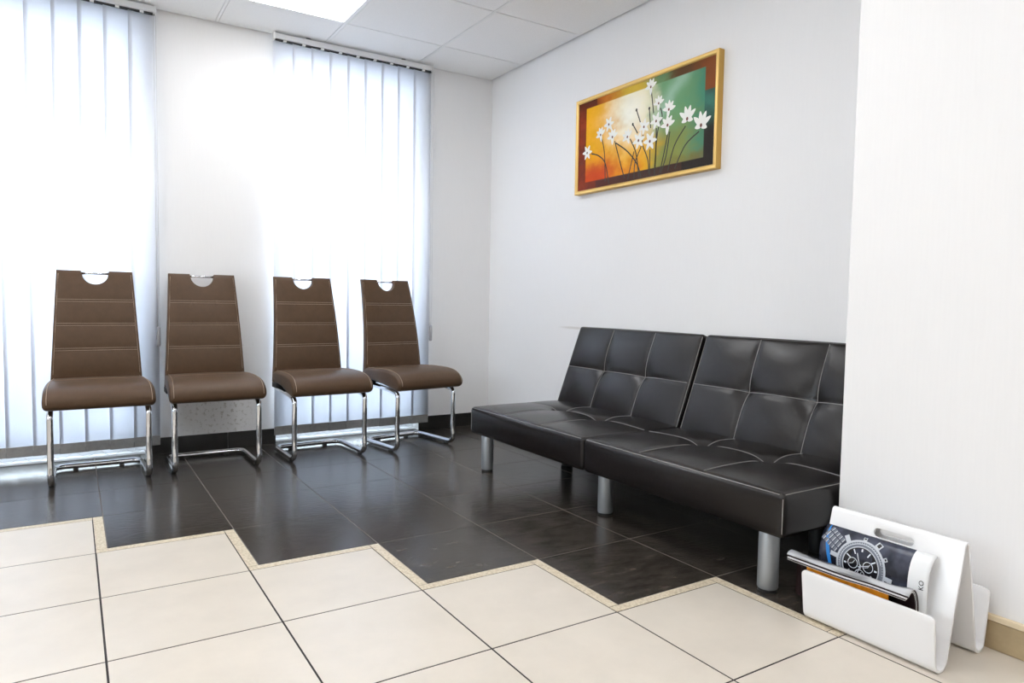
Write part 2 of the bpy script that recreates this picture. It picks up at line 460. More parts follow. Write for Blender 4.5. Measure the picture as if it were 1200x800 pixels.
def loft_cushion(prof, half_w, r, nx=14):
    """profile (y,z) swept along x, ends rounded over with radius r; half_w(y) gives the plan taper"""
    N = len(prof); nrm = []
    for i in range(N):
        t = prof[(i+1) % N]-prof[i-1]; nrm.append(Vector((t.y, -t.x)).normalized())
    ctr = sum(prof, Vector((0, 0)))/N
    if sum((prof[i]-ctr).dot(nrm[i]) for i in range(N)) < 0: nrm = [-n for n in nrm]
    st = []
    for k in range(6): a = PI/2*k/5; st.append((-1, r*(1-math.sin(a)), r*(1-math.cos(a))) if False else (-1, r*(1-math.sin(PI/2*k/5)), r*(1-math.cos(PI/2*(1-k/5)))))
    return N, nrm

def build_seat(parent):
    prof = seat_profile(); N = len(prof); nrm = []
    ctr = sum(prof, Vector((0, 0)))/N
    for i in range(N):
        t = prof[(i+1) % N]-prof[i-1]; nrm.append(Vector((t.y, -t.x)).normalized())
    if sum((prof[i]-ctr).dot(nrm[i]) for i in range(N)) < 0: nrm = [-n for n in nrm]
    hw = lambda y: .2225-.024*max(0, min(1, (y+.25)/.44))
    r = .020; st = []
    for k in range(6):
        a = PI/2*k/5; st.append((r*(1-math.sin(a)), r*(1-math.cos(a)) if False else r*(1-math.cos(PI/2-a))))
    # st: (inset of the profile, distance in from the end)
    ends = [(r*(1-math.sin(PI/2*k/5)), r*(1-math.cos(PI/2*k/5))) for k in range(6)]
    bm = bmesh.new(); rings = []
    def ring(side, frac, inset, dist):
        vs = []
        for p, n in zip(prof, nrm):
            q = p-n*inset; w = hw(q.x)
            x = side*(w-dist) if side else frac*(w-r)
            crown = .004*(1-(x/.22)**2) if n.y > .3 else 0
            vs.append(bm.verts.new((x, q.x, q.y+crown)))
        return vs
    for inset, dist in ends: rings.append(ring(-1, 0, inset, dist))
    for k in range(1, 12): rings.append(ring(0, -1+2*k/12, 0, 0))
    for inset, dist in ends[::-1]: rings.append(ring(1, 0, inset, dist))
    for a, b in zip(rings, rings[1:]):
        for i in range(N): bm.faces.new((a[i], a[(i+1) % N], b[(i+1) % N], b[i]))
    bm.faces.new(rings[0][::-1]); bm.faces.new(rings[-1])
    s = mesh_obj('seat', bm, M['chair_leather'], parent, smooth=True)
    # seams along both sides and one across at the back of the seat
    bm = bmesh.new()
    for sd in (-1, 1):
        pts = []
        for p, n in zip(prof, nrm):
            if (n.y > -.25 and p.x < .17): pts.append((p.x, Vector((sd*(hw(p.x)-.018), (p+n*.0012).x, (p+n*.0012).y+.0008))))
        pts = sorted(pts, key=lambda t: 0)  # profile order is already front to back
        tube(bm, [q for _, q in pts], .0013, 5)
    tube(bm, [Vector((x, -.02, .4658+.004*(1-(x/.22)**2))) for x in [-.175+.35*k/12 for k in range(13)]], .0009, 5)
    mesh_obj('stitching', bm, M['chair_thread'], s)
    return s

BACK_ROWS = [.836, .718, .596]
def back_y(z):
    t = max(0, (z-.40)/.58); return .165 + .106*t**1.8
def back_hw(z): return .1660+(.98-z)/.505*.0290
def build_back(parent):
    R, D, ZT, ZB = .061, .064, .986, .392
    us = []
    n1, n2 = 7, 18
    for k in range(n1+1): us.append(('L', k/n1))
    for k in range(n2+1): us.append(('M', -1+2*k/n2))
    for k in range(n1+1): us.append(('R', k/n1))
    nz = 40; T = .036
    bm = bmesh.new(); F = []; B = []
    for kind, f in us:
        fc, bc = [], []
        for j in range(nz+1):
            v = j/nz
            if kind == 'M':
                xn = f*R; top = ZT-.004-D*math.sqrt(max(0, 1-f*f))
            else:
                xn = None; top = ZT
            z = ZB+(top-ZB)*v
            w = back_hw(z)
            if kind == 'L': x = -w+(w-R-.0006)*f
            elif kind == 'R': x = R+.0006+(w-R-.0006)*f
            else: x = xn
            puff = 0
            edges = [ZT]+BACK_ROWS+[.47]
            for a, b in zip(edges, edges[1:]):
                if b <= z <= a: puff = .0065*(math.sin(PI*(z-b)/(a-b)))**.5 if a-b > 0 else 0
            puff *= (1-abs(x/w)**6)
            y = back_y(z)
            fc.append(bm.verts.new((x, y-puff, z))); bc.append(bm.verts.new((x, y+T*(1-.35*v), z)))
        F.append(fc); B.append(bc)
    for i in range(len(us)-1):
        for j in range(nz):
            bm.faces.new((F[i][j], F[i+1][j], F[i+1][j+1], F[i][j+1])); bm.faces.new((B[i][j], B[i][j+1], B[i+1][j+1], B[i+1][j]))
        bm.faces.new((F[i][nz], F[i+1][nz], B[i+1][nz], B[i][nz])); bm.faces.new((F[i][0], B[i][0], B[i+1][0], F[i+1][0]))
    for c in (0, len(us)-1):
        for j in range(nz): bm.faces.new((F[c][j], F[c][j+1], B[c][j+1], B[c][j]))
    bmesh.ops.dissolve_degenerate(bm, edges=bm.edges, dist=1e-5)
    b = mesh_obj('backrest', bm, M['chair_leather'], parent, smooth=True, bevel=.006, seg=3, angle=50)
    bm = bmesh.new()
    for z0 in BACK_ROWS:
        for dz in (-.005, .006):
            z = z0+dz; w = back_hw(z)-.012
            pts = []
            edges = [ZT]+BACK_ROWS+[.47]
            for k in range(15):
                x = -w+2*w*k/14; puff = 0
                for a, bb in zip(edges, edges[1:]):
                    if bb <= z <= a: puff = .0065*(math.sin(PI*(z-bb)/(a-bb)))**.5
                puff *= (1-abs(x/back_hw(z))**6)
                pts.append((x, back_y(z)-puff-.0006, z))
            tube(bm, pts, .0009, 5)
    for sd in (-1, 1):      # seams down the two sides
        tube(bm, [(sd*(back_hw(z)-.009), back_y(z)-.0008, z) for z in [.475+.495*k/24 for k in range(25)]], .0009, 5)
    mesh_obj('stitching', bm, M['chair_thread'], b)
    zc = .973; yc = back_y(zc)+.014
    bm = tube(bmesh.new(), [(-.070, yc, zc), (.070, yc, zc)], .0065, 12)
    mesh_obj('handle', bm, M['chrome'], parent)

def make_chair():
    t = empty('cantilever_chair', (0, 0, 0))
    r = .0135; h = .1945; zf = .0195
    pts = [(-h+.01, .15, .366), (-h+.004, -.10, .350), (-h, -.192, .338), (-h, -.184, .12), (-h, -.198, zf), (-h+.004, .182, zf), (h-.004, .182, zf), (h, -.198, zf), (h, -.184, .12),
           (h, -.192, .338), (h-.004, -.10, .350), (h-.01, .15, .366)]
    path = fillet(pts, [.3, .03, .8, .050, .050, .050, .050, .8, .03, .3], 7)
    bm = tube(bmesh.new(), path, r, 14); mesh_obj('frame', bm, M['chrome'], t, smooth=True)
    for x, y in ((-h, -.12), (h, -.12), (-.10, .182), (.10, .182)):
        bm = box(bmesh.new(), x-.011, x+.011, y-.013, y+.013, 0, .0085)
        mesh_obj('foot_glide', bm, M['black_plastic'], t, bevel=.002)
    build_seat(t)
    build_back(t)
    for s in (-1, 1):
        bm = box(bmesh.new(), s*.182-.020, s*.182+.020, .10, .195, .362, .394); mesh_obj('bracket', bm, M['black_plastic'], t, bevel=.006)
    bm = box(bmesh.new(), -.165, .165, -.13, .14, .372, .386); mesh_obj('seat_base', bm, M['black_plastic'], t, bevel=.003)
    return t

CHAIRS = [(.106, 3.850, 0.0, 'brown leatherette cantilever chair standing leftmost, before the left blind'),
          (.606, 3.852, 0.0, 'brown leatherette cantilever chair before the bare wall strip between the two blinds'),
          (1.161, 3.844, 2.5, 'brown leatherette cantilever chair before the left half of the blind nearer the corner'),
          (1.706, 3.845, 9.0, 'brown leatherette cantilever chair nearest the room corner and the sofa')]
proto = make_chair()
for k, (x, y, a, lab) in enumerate(CHAIRS):
    c = proto if k == 0 else copy_tree(proto)
    c.location = (x, y, 0); c.rotation_euler = (0, 0, math.radians(a))
    tag(c, lab, 'chair', 'brown cantilever chairs along the windows')

# ------------------------------------------------------------------ sofa bed
def grid_box(sx, sy, sz, r, nx, ny, nz, disp=None):
    """rounded cuboid centred on the origin with a dense surface grid; disp(x,y,z,normal)->offset along normal"""
    bm = bmesh.new(); cache = {}
    def lin(s, n):
        m = max(3, 4); h = s/2; out = [-h+r*(1-math.cos(PI/2*k/m)) for k in range(m)]
        out += [-h+r+(s-2*r)*k/n for k in range(n+1)]
        out += [h-r+r*math.sin(PI/2*(k+1)/m) for k in range(m)]
        return out
    X, Y, Z = lin(sx, nx), lin(sy, ny), lin(sz, nz)
    ih = (sx/2-r, sy/2-r, sz/2-r)
    def V(x, y, z):
        key = (round(x, 6), round(y, 6), round(z, 6))
        if key in cache: return cache[key]
        p = Vector((x, y, z)); q = Vector((max(-ih[0], min(ih[0], x)), max(-ih[1], min(ih[1], y)), max(-ih[2], min(ih[2], z))))
        d = p-q; n = d.normalized() if d.length > 1e-9 else Vector((0, 0, 1))
        p = q+n*r
        if disp: p = p+n*disp(p, n)
        v = bm.verts.new(p); cache[key] = v; return v
    def face(A, B, mk):
        for a0, a1 in zip(A, A[1:]):
            for b0, b1 in zip(B, B[1:]):
                bm.faces.new((mk(a0, b0), mk(a1, b0), mk(a1, b1), mk(a0, b1)))
    for s in (-1, 1):
        face(X, Y, lambda a, b: V(a, b, s*sz/2)); face(X, Z, lambda a, b: V(a, s*sy/2, b)); face(Y, Z, lambda a, b: V(s*sx/2, a, b))
    return bm

def cushion(name, parent, sx, sy, sz, r, xl, yl, A, mtx, thread_edges, tuft=.020, grooves=.0035, bulge=.003):
    """tufted cushion, face +z; seams at x=xl and at each y in yl"""
    def h(x, y):
        U, Vv = min(1, abs(2*x/sx)), min(1, abs(2*y/sy))
        d = A*(1-U**4)*(1-Vv**4)
        for y0 in yl: d -= grooves*math.exp(-((y-y0)/.013)**2)*(1-U**6)
        d -= grooves*math.exp(-((x-xl)/.013)**2)*(1-Vv**6)
        for y0 in yl:
            q = math.hypot(x-xl, y-y0); d -= tuft*math.exp(-(q/.050)**1.5)
        # pillows between the seams
        ys = [-sy/2]+list(yl)+[sy/2]; xs = [-sx/2, xl, sx/2]
        fy = fx = 0
        for a, b in zip(ys, ys[1:]):
            if a <= y <= b: fy = math.sin(PI*(y-a)/(b-a))
        for a, b in zip(xs, xs[1:]):
            if a <= x <= b: fx = math.sin(PI*(x-a)/(b-a))
        d += .007*max(0, fx)*max(0, fy)
        return d
    def disp(p, n):
        if n.z > .5: return h(p.x, p.y)*min(1, (n.z-.5)*2)
        if n.z < -.5: return 0
        return bulge*(1-min(1, abs(2*p.z/sz))**2)*(1-max(min(1, abs(2*p.x/sx)) if abs(n.y) > .5 else 0, min(1, abs(2*p.y/sy)) if abs(n.x) > .5 else 0)**2)
    bm = grid_box(sx, sy, sz, r, int(sx/.008), int(sy/.0085), 6, disp)
    bmesh.ops.transform(bm, matrix=mtx, verts=bm.verts)
    c = mesh_obj(name, bm, M['sofa_leather'], parent, smooth=True)
    bm = bmesh.new(); zt = sz/2
    def run(pts): tube(bm, [mtx @ Vector(p) for p in pts], .0013, 5)
    lo, hi = -sy/2+r*.8, sy/2-r*.8
    run([(xl, lo+(hi-lo)*k/90, zt+h(xl, lo+(hi-lo)*k/90)+.0010) for k in range(91)])
    lx, hx = -sx/2+r*.8, sx/2-r*.8
    for y0 in yl: run([(lx+(hx-lx)*k/60, y0, zt+h(lx+(hx-lx)*k/60, y0)+.0010) for k in range(61)])
    k45 = r*(1-math.sqrt(.5)); o = .0008
    for e in thread_edges:
        if e == 'front': run([(-sx/2+k45-o, -sy/2+r+(sy-2*r)*k/30, zt-k45+o+.0*k) for k in range(31)])
        if e == 'near': run([(-sx/2+r+(sx-2*r)*k/30, -sy/2+k45-o, zt-k45+o) for k in range(31)])
        if e == 'far': run([(-sx/2+r+(sx-2*r)*k/30, sy/2-k45+o, zt-k45+o) for k in range(31)])
        if e == 'corner': run([(-sx/2+k45-o, -sy/2+k45-o, zt-r-(sz-2*r)*k/12) for k in range(13)])
        if e == 'farcorner': run([(-sx/2+k45-o, sy/2-k45+o, zt-r-(sz-2*r)*k/12) for k in range(13)])
    mesh_obj('stitching', bm, M['sofa_thread'], c)
    return c

def make_sofa():
    t = empty('sofa_bed', (1.742, 2.200, 0), 0, 'long black leatherette sofa bed with pale stitching and silver legs along the right wall', 'sofa')
    hl = .937; g = .003
    SD, SH, SZ = .575, .136, .183
    for s in (-1, 1):               # -1: the near half, +1: the far half
        cy = s*(hl/2+g)
        m = Matrix.Translation((SD/2, cy, SZ+SH/2))
        yl = (-.155, .155)
        edges = ['front'] + (['near', 'corner'] if s < 0 else ['far', 'farcorner'])
        cushion('seat_cushion', t, SD, hl, SH, .016, .06, yl, .012, m, edges, tuft=.030, bulge=.010)
    BHh, BT, lean = .484, .052, math.radians(20.5)
    for s in (-1, 1):
        cy = s*(hl/2+g)
        # cushion face (+z local) looks to -x; local +x runs down the back
        R = Matrix(((math.sin(lean)*-1, 0, -math.cos(lean)), (0, 1, 0), (-math.cos(lean), 0, math.sin(lean)))).to_4x4()
        # base of the visible face at x=.535,z=.330
        face_bot = Vector((.528, cy*.986, .300)); up = Vector((math.sin(lean), 0, math.cos(lean))); out = Vector((-math.cos(lean), 0, math.sin(lean)))
        ctr = face_bot + up*(BHh/2-.02) - out*(BT/2)
        m = Matrix.Translation(ctr) @ R
        cushion('back_cushion', t, BHh, hl-.026, BT, .015, -.005, (-.155, .155), .008, m, ['near'] if s > 0 else ['far'], tuft=.018)
    for yy, xx in ((.838, .046), (-.03, .100), (-.866, .042)):
        bm = bmesh.new(); lathe(bm, [(.0275, 0), (.0285, .003), (.0285, .010), (.031, .012), (.031, .186)], 36, (xx, yy, 0))
        lg = mesh_obj('leg', bm, M['sofa_leg'], t, smooth=True, bevel=.001, angle=50)
        bm = bmesh.new(); lathe(bm, [(.0288, 0), (.0292, .002), (.0292, .007), (.0288, .009)], 30, (xx, yy, 0)); mesh_obj('foot_cap', bm, M['black_plastic'], lg)
    for yy in (.74, -.74):
        bm = bmesh.new(); lathe(bm, [(.0285, 0), (.031, .012), (.031, .186)], 28, (.480, yy, 0)); mesh_obj('leg', bm, M['black_plastic'], t, smooth=True, bevel=.001, angle=50)
    bm = bmesh.new()                # steel folding frame below the cushions
    box(bm, .12, .50, -.80, -.76, .168, .186); box(bm, .12, .50, .76, .80, .168, .186); box(bm, .12, .15, -.80, .80, .168, .186); box(bm, .48, .51, -.80, .80, .168, .186)
    box(bm, .12, .50, -.02, .02, .168, .186)
    mesh_obj('base_frame', bm, M['black_plastic'], t)
make_sofa()

# ------------------------------------------------------------------ painting
def vnoise(x, y, s=0):
    def hsh(i, j): 
        v = math.sin(i*127.1+j*311.7+s*74.7)*43758.5453; return v-math.floor(v)
    i, j = math.floor(x), math.floor(y); fx, fy = x-i, y-j
    fx, fy = fx*fx*(3-2*fx), fy*fy*(3-2*fy)
    return (hsh(i, j)*(1-fx)+hsh(i+1, j)*fx)*(1-fy)+(hsh(i, j+1)*(1-fx)+hsh(i+1, j+1)*fx)*fy
def mixc(a, b, t): t = max(0, min(1, t)); return tuple(p*(1-t)+q*t for p, q in zip(a, b))
def sstep(a, b, x): t = max(0, min(1, (x-a)/(b-a))); return t*t*(3-2*t)

PYL, PYR, PZB, PZT = 3.218, 2.184, 1.477, 2.003     # frame outer (y left > y right)
def make_painting():
    xc = XW-.004
    t = empty('framed_painting', (XW, (PYL+PYR)/2, (PZB+PZT)/2), 0,
              'gold framed painting of white flowers, hung on the wall over the sofa', 'painting')
    def loc(o): o.location = (-XW, -(PYL+PYR)/2, -(PZB+PZT)/2); return o
    fw = .021; d = .036
    # moulding: profile swept round the four sides with mitred corners
    prof = [(0, 0), (0, d*.93), (.003, d), (.011, d), (.016, d*.95), (fw, d*.80), (fw, 0)]
    bm = bmesh.new()
    cor = [(PYL, PZB, -1, 1), (PYR, PZB, 1, 1), (PYR, PZT, 1, -1), (PYL, PZT, -1, -1)]
    rings = [[bm.verts.new((XW-.001-h, y+sy*a, z+sz*a)) for a, h in prof] for y, z, sy, sz in cor]
    for k in range(4):
        a, b = rings[k], rings[(k+1) % 4]
        for i in range(len(prof)):
            f = bm.faces.new((a[i], a[(i+1) % len(prof)], b[(i+1) % len(prof)], b[i]))
            f.material_index = 1 if i == 0 else 0
    loc(mesh_obj('frame', bm, [M['gold'], M['gold_edge']], t))
    # painted canvas
    y0, y1, z0, z1 = PYL-fw+.003, PYR+fw-.003, PZB+fw-.003, PZT-fw+.003
    xs = XW-.027; nu, nv = 240, 116
    bm = bmesh.new(); cl = bm.loops.layers.float_color.new('pigment')
    iu0, iu1, iv0, iv1 = (3.205-3.139)/.982, (3.205-2.286)/.982, (1.543-1.5)/.49, (1.948-1.5)/.49
    S = srgb
    def paint(u, v):
        nz = vnoise(u*9+v*3, v*7-u*2, 1)*.6+vnoise(u*30, v*22, 2)*.28+vnoise(u*80, v*60, 3)*.12
        uu = u+(nz-.5)*.14; vv = v+(nz-.5)*.16
        inside = iu0 < u < iu1 and iv0 < v < iv1
        if inside:
            left = mixc(S(206, 88, 22), S(238, 172, 8), sstep(.10, .45, vv))
            mid = mixc(S(236, 176, 10), S(240, 228, 180), sstep(.34, .72, vv))
            glow = math.exp(-(((uu-.43)/.15)**2+((vv-.70)/.27)**2))
            right = mixc(S(132, 140, 72), S(104, 150, 106), sstep(.2, .7, vv))
            right = mixc(right, S(58, 128, 108), sstep(.80, .95, uu)*.8)
            right = mixc(right, S(160, 196, 172), math.exp(-((uu-.70-(vv-.7)*.45)/.05)**2)*.7)
            c = mixc(left, mid, sstep(.20, .42, uu)); c = mixc(c, right, sstep(.50, .70, uu))
            c = mixc(c, S(250, 246, 230), glow)
            c = mixc(c, S(204, 66, 26), sstep(.34, .02, vv)*sstep(.62, .35, uu)*.75)
            c = mixc(c, S(120, 96, 50), sstep(.25, .06, vv)*sstep(.60, .75, uu)*.7)
        else:
            top = vv > .5
            c = mixc(S(120, 44, 22), S(192, 108, 26), sstep(.08, .25, uu))
            c = mixc(c, S(206, 172, 60), sstep(.22, .4, uu)*sstep(.6, .9, vv))
            if v > .7:
                c = mixc(c, S(104, 136, 92), sstep(.5, .66, uu)); c = mixc(c, S(96, 66, 38), sstep(.68, .76, uu)); c = mixc(c, S(128, 70, 34), sstep(.82, .92, uu))
            elif u > .8:
                c = mixc(S(44, 38, 34), S(60, 112, 98), math.exp(-((vv-.60)/.16)**2)); c = mixc(c, S(116, 66, 36), sstep(.72, .95, vv))
            else:
                c = mixc(S(86, 42, 32), S(66, 46, 38), sstep(.1, .6, uu)) if v < .2 else c
            if u < .16: c = mixc(S(92, 38, 24), S(140, 52, 24), sstep(.0, .8, nz)); c = mixc(c, S(96, 40, 20), sstep(.86, .98, v))
        g = .88+.24*nz
        return tuple(max(0, min(1, x*g)) for x in c)
    V = [[bm.verts.new((xs, y0+(y1-y0)*i/nu, z0+(z1-z0)*j/nv)) for j in range(nv+1)] for i in range(nu+1)]
    pc = [[paint(i/nu, j/nv) for j in range(nv+1)] for i in range(nu+1)]
    for i in range(nu):
        for j in range(nv):
            f = bm.faces.new((V[i][j], V[i+1][j], V[i+1][j+1], V[i][j+1]))
            for lp, (a, b) in zip(f.loops, ((i, j), (i+1, j), (i+1, j+1), (i, j+1))): lp[cl] = (*pc[a][b], 1)
    m, nt, b = new_mat('painted_canvas'); L = nt.links.new
    at = node(nt, 'ShaderNodeVertexColor', layer_name='pigment'); L(at.outputs['Color'], b.inputs['Base Color']); b.inputs['Roughness'].default_value = .45; b.inputs['Specular IOR Level'].default_value = .12
    tc = node(nt, 'ShaderNodeTexCoord'); nzb = node(nt, 'ShaderNodeTexNoise', Scale=90.0, Detail=4.0); L(tc.outputs['Object'], nzb.inputs['Vector'])
    bp = node(nt, 'ShaderNodeBump', Strength=.25, Distance=.002); L(nzb.outputs['Fac'], bp.inputs['Height']); L(bp.outputs[0], b.inputs['Normal'])
    wp = mat('white_petal_paint', (.86, .85, .80), .5); dk = mat('dark_stem_paint', (.022, .020, .010), .5); rd = mat('flower_centre_paint', (.16, .045, .02), .5)
    for mat_ in (): pass
    # flowers and stems as raised paint on the canvas
    def petal(cy, cz, ang, ln, wd, h):
        n = 10; vs = []
        dy, dz = -math.cos(ang), math.sin(ang)      # picture right is -y
        for k in range(n):
            a = 2*PI*k/n; pu = ln*.5*(1-math.cos(a)); pv = wd*math.sin(a)*(1-.28*(1-math.cos(a)))*1.25
            vs.append(bm.verts.new((xs-h, cy+dy*pu+dz*pv, cz+dz*pu-dy*pv)))
        f = bm.faces.new(vs); f.material_index = 1
    def disc(cy, cz, r, mi, h):
        vs = [bm.verts.new((xs-h, cy+r*math.cos(2*PI*k/8), cz+r*1.2*math.sin(2*PI*k/8))) for k in range(8)]
        bm.faces.new(vs).material_index = mi
    def stroke(pts, w, h=.0004):
        pp = catmull([Vector((a, b_, 0)) for a, b_ in pts], 6, closed=False) if len(pts) > 2 else [Vector((a, b_, 0)) for a, b_ in pts]
        L_, R_ = [], []
        for i, q in enumerate(pp):
            tt = (pp[min(i+1, len(pp)-1)]-pp[max(i-1, 0)]).normalized(); nn = Vector((-tt.y, tt.x, 0))
            L_.append(bm.verts.new((xs-h, q.x+nn.x*w, q.y+nn.y*w))); R_.append(bm.verts.new((xs-h, q.x-nn.x*w, q.y-nn.y*w)))
        for i in range(len(pp)-1): bm.faces.new((L_[i], L_[i+1], R_[i+1], R_[i])).material_index = 2
    ST = [[(3.082, 1.691), (3.017, 1.669), (2.961, 1.62), (2.926, 1.507)], [(2.993, 1.756), (2.968, 1.672), (2.957, 1.522)], [(2.886, 1.725), (2.844, 1.618), (2.802, 1.518)],
          [(2.877, 1.713), (2.782, 1.652), (2.707, 1.575), (2.677, 1.506)], [(2.765, 1.714), (2.717, 1.63), (2.693, 1.508)], [(2.666, 1.749), (2.679, 1.666), (2.723, 1.588), (2.728, 1.506)],
          [(2.671, 1.665), (2.629, 1.584), (2.622, 1.519)], [(2.616, 1.634), (2.614, 1.508)], [(2.549, 1.823), (2.537, 1.774), (2.566, 1.708), (2.581, 1.513)],
          [(2.617, 1.921), (2.597, 1.808)], [(2.493, 1.791), (2.496, 1.766)], [(2.493, 1.699), (2.518, 1.597), (2.544, 1.508)], [(2.482, 1.697), (2.503, 1.584), (2.536, 1.507)],
          [(2.38, 1.702), (2.448, 1.625), (2.489, 1.51)], [(2.295, 1.661), (2.379, 1.613), (2.443, 1.514)], [(2.733, 1.644), (2.777, 1.509)],
          [(2.722, 1.851), (2.688, 1.776)], [(2.747, 1.784), (2.709, 1.731)], [(2.628, 1.838), (2.615, 1.739)]]
    for s in ST: stroke(s, .0034)
    stroke([(2.575, 1.731), (2.574, 1.606), (2.58, 1.503)], .0042)
    for (yy, zz) in ((2.722, 1.851), (2.747, 1.784), (2.628, 1.838)): disc(yy, zz, .007, 2, .0006)
    FL = [(3.117, 1.703, .035, 'o', 0), (3.003, 1.781, .034, 'u', 10), (2.936, 1.823, .034, 'o', 5), (2.904, 1.751, .036, 'u', 0), (2.785, 1.729, .034, 'u', 20), (2.7, 1.695, .038, 'o', 12),
          (2.617, 1.676, .040, 'o', 0), (2.662, 1.756, .034, 'o', 20), (2.576, 1.767, .036, 'o', 8), (2.562, 1.85, .031, 'u', -5), (2.62, 1.943, .034, 'u', 0), (2.491, 1.805, .036, 'u', -12),
          (2.497, 1.731, .040, 'u', -5), (2.37, 1.735, .044, 't', 0), (2.283, 1.688, .046, 't', -8)]
    for fy, fz, r, kind, rot in FL:
        if kind == 'o': angs = [rot+k*60 for k in range(6)]
        elif kind == 'u': angs = [rot+a for a in (20, 62, 100, 140, 185, 270)]
        else: angs = [rot+a for a in (35, 72, 105, 145, -20, 200)]
        for i, a in enumerate(angs):
            k = 1.0 if kind != 't' else (1.15 if 0 < a-rot < 180 else .7)
            petal(fy, fz, math.radians(a), r*k*1.22, r*.31, .0008+.00012*i)
        disc(fy, fz-.002, r*.17, 3, .0022)
    bm.normal_update()
    loc(mesh_obj('canvas', bm, [m, wp, dk, rd], t))
    bm = box(bmesh.new(), XW-.024, XW-.002, PYR+.022, PYL-.022, PZB+.022, PZT-.022); loc(mesh_obj('backing_board', bm, M['black_plastic'], t))
make_painting()

# ------------------------------------------------------------------ magazine rack and magazines
RY0, RY1 = .807, 1.157
def make_rack():
    t = empty('magazine_rack', (1.832, (RY0+RY1)/2, 0), 0, 'white bent acrylic magazine rack with a slotted handle, on the floor by the near wall', 'magazine rack')
    key = [(1.694, .144), (1.706, .050), (1.712, .004), (1.757, .004), (1.790, .150), (1.8330, .324), (1.875, .150), (1.905, .004), (1.944, .004), (1.952, .06), (1.966, .156)]
    pth = fillet([(a, 0, b) for a, b in key], [.3, .024, .024, 1.5, .0085, 1.5, .022, .020, .2], 8)
    cum = [0]
    for a, b in zip(pth, pth[1:]): cum.append(cum[-1]+(b-a).length)
    LT = cum[-1]
    def at(s):
        s = max(0, min(LT, s))
        for k in range(len(cum)-1):
            if s <= cum[k+1]:
                f = (s-cum[k])/(cum[k+1]-cum[k]); return pth[k].lerp(pth[k+1], f)
        return pth[-1]
    pk = max(range(len(pth)), key=lambda k: pth[k].z); sp = cum[pk]
    def rr(s0, s1, y0, y1, r, n=6):
        out = []
        for cx, cy, a0 in ((s1-r, y1-r, 0), (s0+r, y1-r, 90), (s0+r, y0+r, 180), (s1-r, y0+r, 270)):
            for k in range(n+1):
                a = math.radians(a0+90*k/n); out.append((cx+r*math.cos(a), cy+r*math.sin(a)))
        return out
    bm = bmesh.new(); es = []
    def loop(pts):
        vs = [bm.verts.new((a, b, 0)) for a, b in pts]
        for k in range(len(vs)): es.append(bm.edges.new((vs[k], vs[(k+1) % len(vs)])))
    loop(rr(0, LT, RY0, RY1, .014))
    loop(rr(sp-.049, sp-.026, .925, 1.030, .0114)); loop(rr(sp+.026, sp+.049, .925, 1.030, .0114))
    bmesh.ops.triangle_fill(bm, use_beauty=True, use_dissolve=False, edges=es)
    for s in cum[1:-1]:
        bmesh.ops.bisect_plane(bm, geom=bm.verts[:]+bm.edges[:]+bm.faces[:], plane_co=(s, 0, 0), plane_no=(1, 0, 0), dist=1e-5)
    def in_slot(c):
        for a, b in ((sp-.049, sp-.026), (sp+.026, sp+.049)):
            m_, hw_ = (a+b)/2, (b-a)/2
            yy = max(.925+hw_, min(1.030-hw_, c.y))
            if (c.x-m_)**2+(c.y-yy)**2 < (hw_*.995)**2: return True
        return False
    bmesh.ops.delete(bm, geom=[f for f in bm.faces if in_slot(f.calc_center_median())], context='FACES')
    for v in bm.verts:
        q = at(v.co.x); v.co = Vector((q.x-1.832, v.co.y-(RY0+RY1)/2, q.z))
    o = mesh_obj('bent_sheet', bm, M['rack'], t, smooth=True)
    md = o.modifiers.new('thick', 'SOLIDIFY'); md.thickness = .0068; md.offset = 0
    md = o.modifiers.new('edge', 'BEVEL'); md.width = .0012; md.segments = 2; md.limit_method = 'ANGLE'; md.angle_limit = math.radians(60)
    es_ = o.modifiers.new('split', 'EDGE_SPLIT'); es_.split_angle = math.radians(50)
make_rack()

def sheet_solid(prof, y0, y1, th, ny=24, nsub=5, skew=0.):
    """bend a leaf: profile (x,z) swept along y with real thickness; returns bm, uv list"""
    pp = catmull([Vector((a, b, 0)) for a, b in prof], nsub, closed=False)
    N = len(pp); bm = bmesh.new(); O, I = [], []
    for i, q in enumerate(pp):
        tt = (pp[min(i+1, N-1)]-pp[max(i-1, 0)]).normalized(); n = Vector((-tt.y, tt.x, 0))
        O.append([bm.verts.new((q.x+n.x*th/2, y0+(y1-y0)*k/ny, q.y+n.y*th/2+skew*(k/ny-.5))) for k in range(ny+1)])
        I.append([bm.verts.new((q.x-n.x*th/2, y0+(y1-y0)*k/ny, q.y-n.y*th/2+skew*(k/ny-.5))) for k in range(ny+1)])
    fo = []
    for i in range(N-1):
        for k in range(ny):
            f = bm.faces.new((O[i][k], O[i+1][k], O[i+1][k+1], O[i][k+1])); f.material_index = 0; f.smooth = True
            f = bm.faces.new((I[i][k], I[i][k+1], I[i+1][k+1], I[i+1][k])); f.material_index = 1; f.smooth = True
        for k in (0, ny): bm.faces.new((O[i][k], O[i+1][k], I[i+1][k], I[i][k])).material_index = 2
    for i in (0, N-1):
        for k in range(ny): bm.faces.new((O[i][k], O[i][k+1], I[i][k+1], I[i][k])).material_index = 2
    return bm, pp

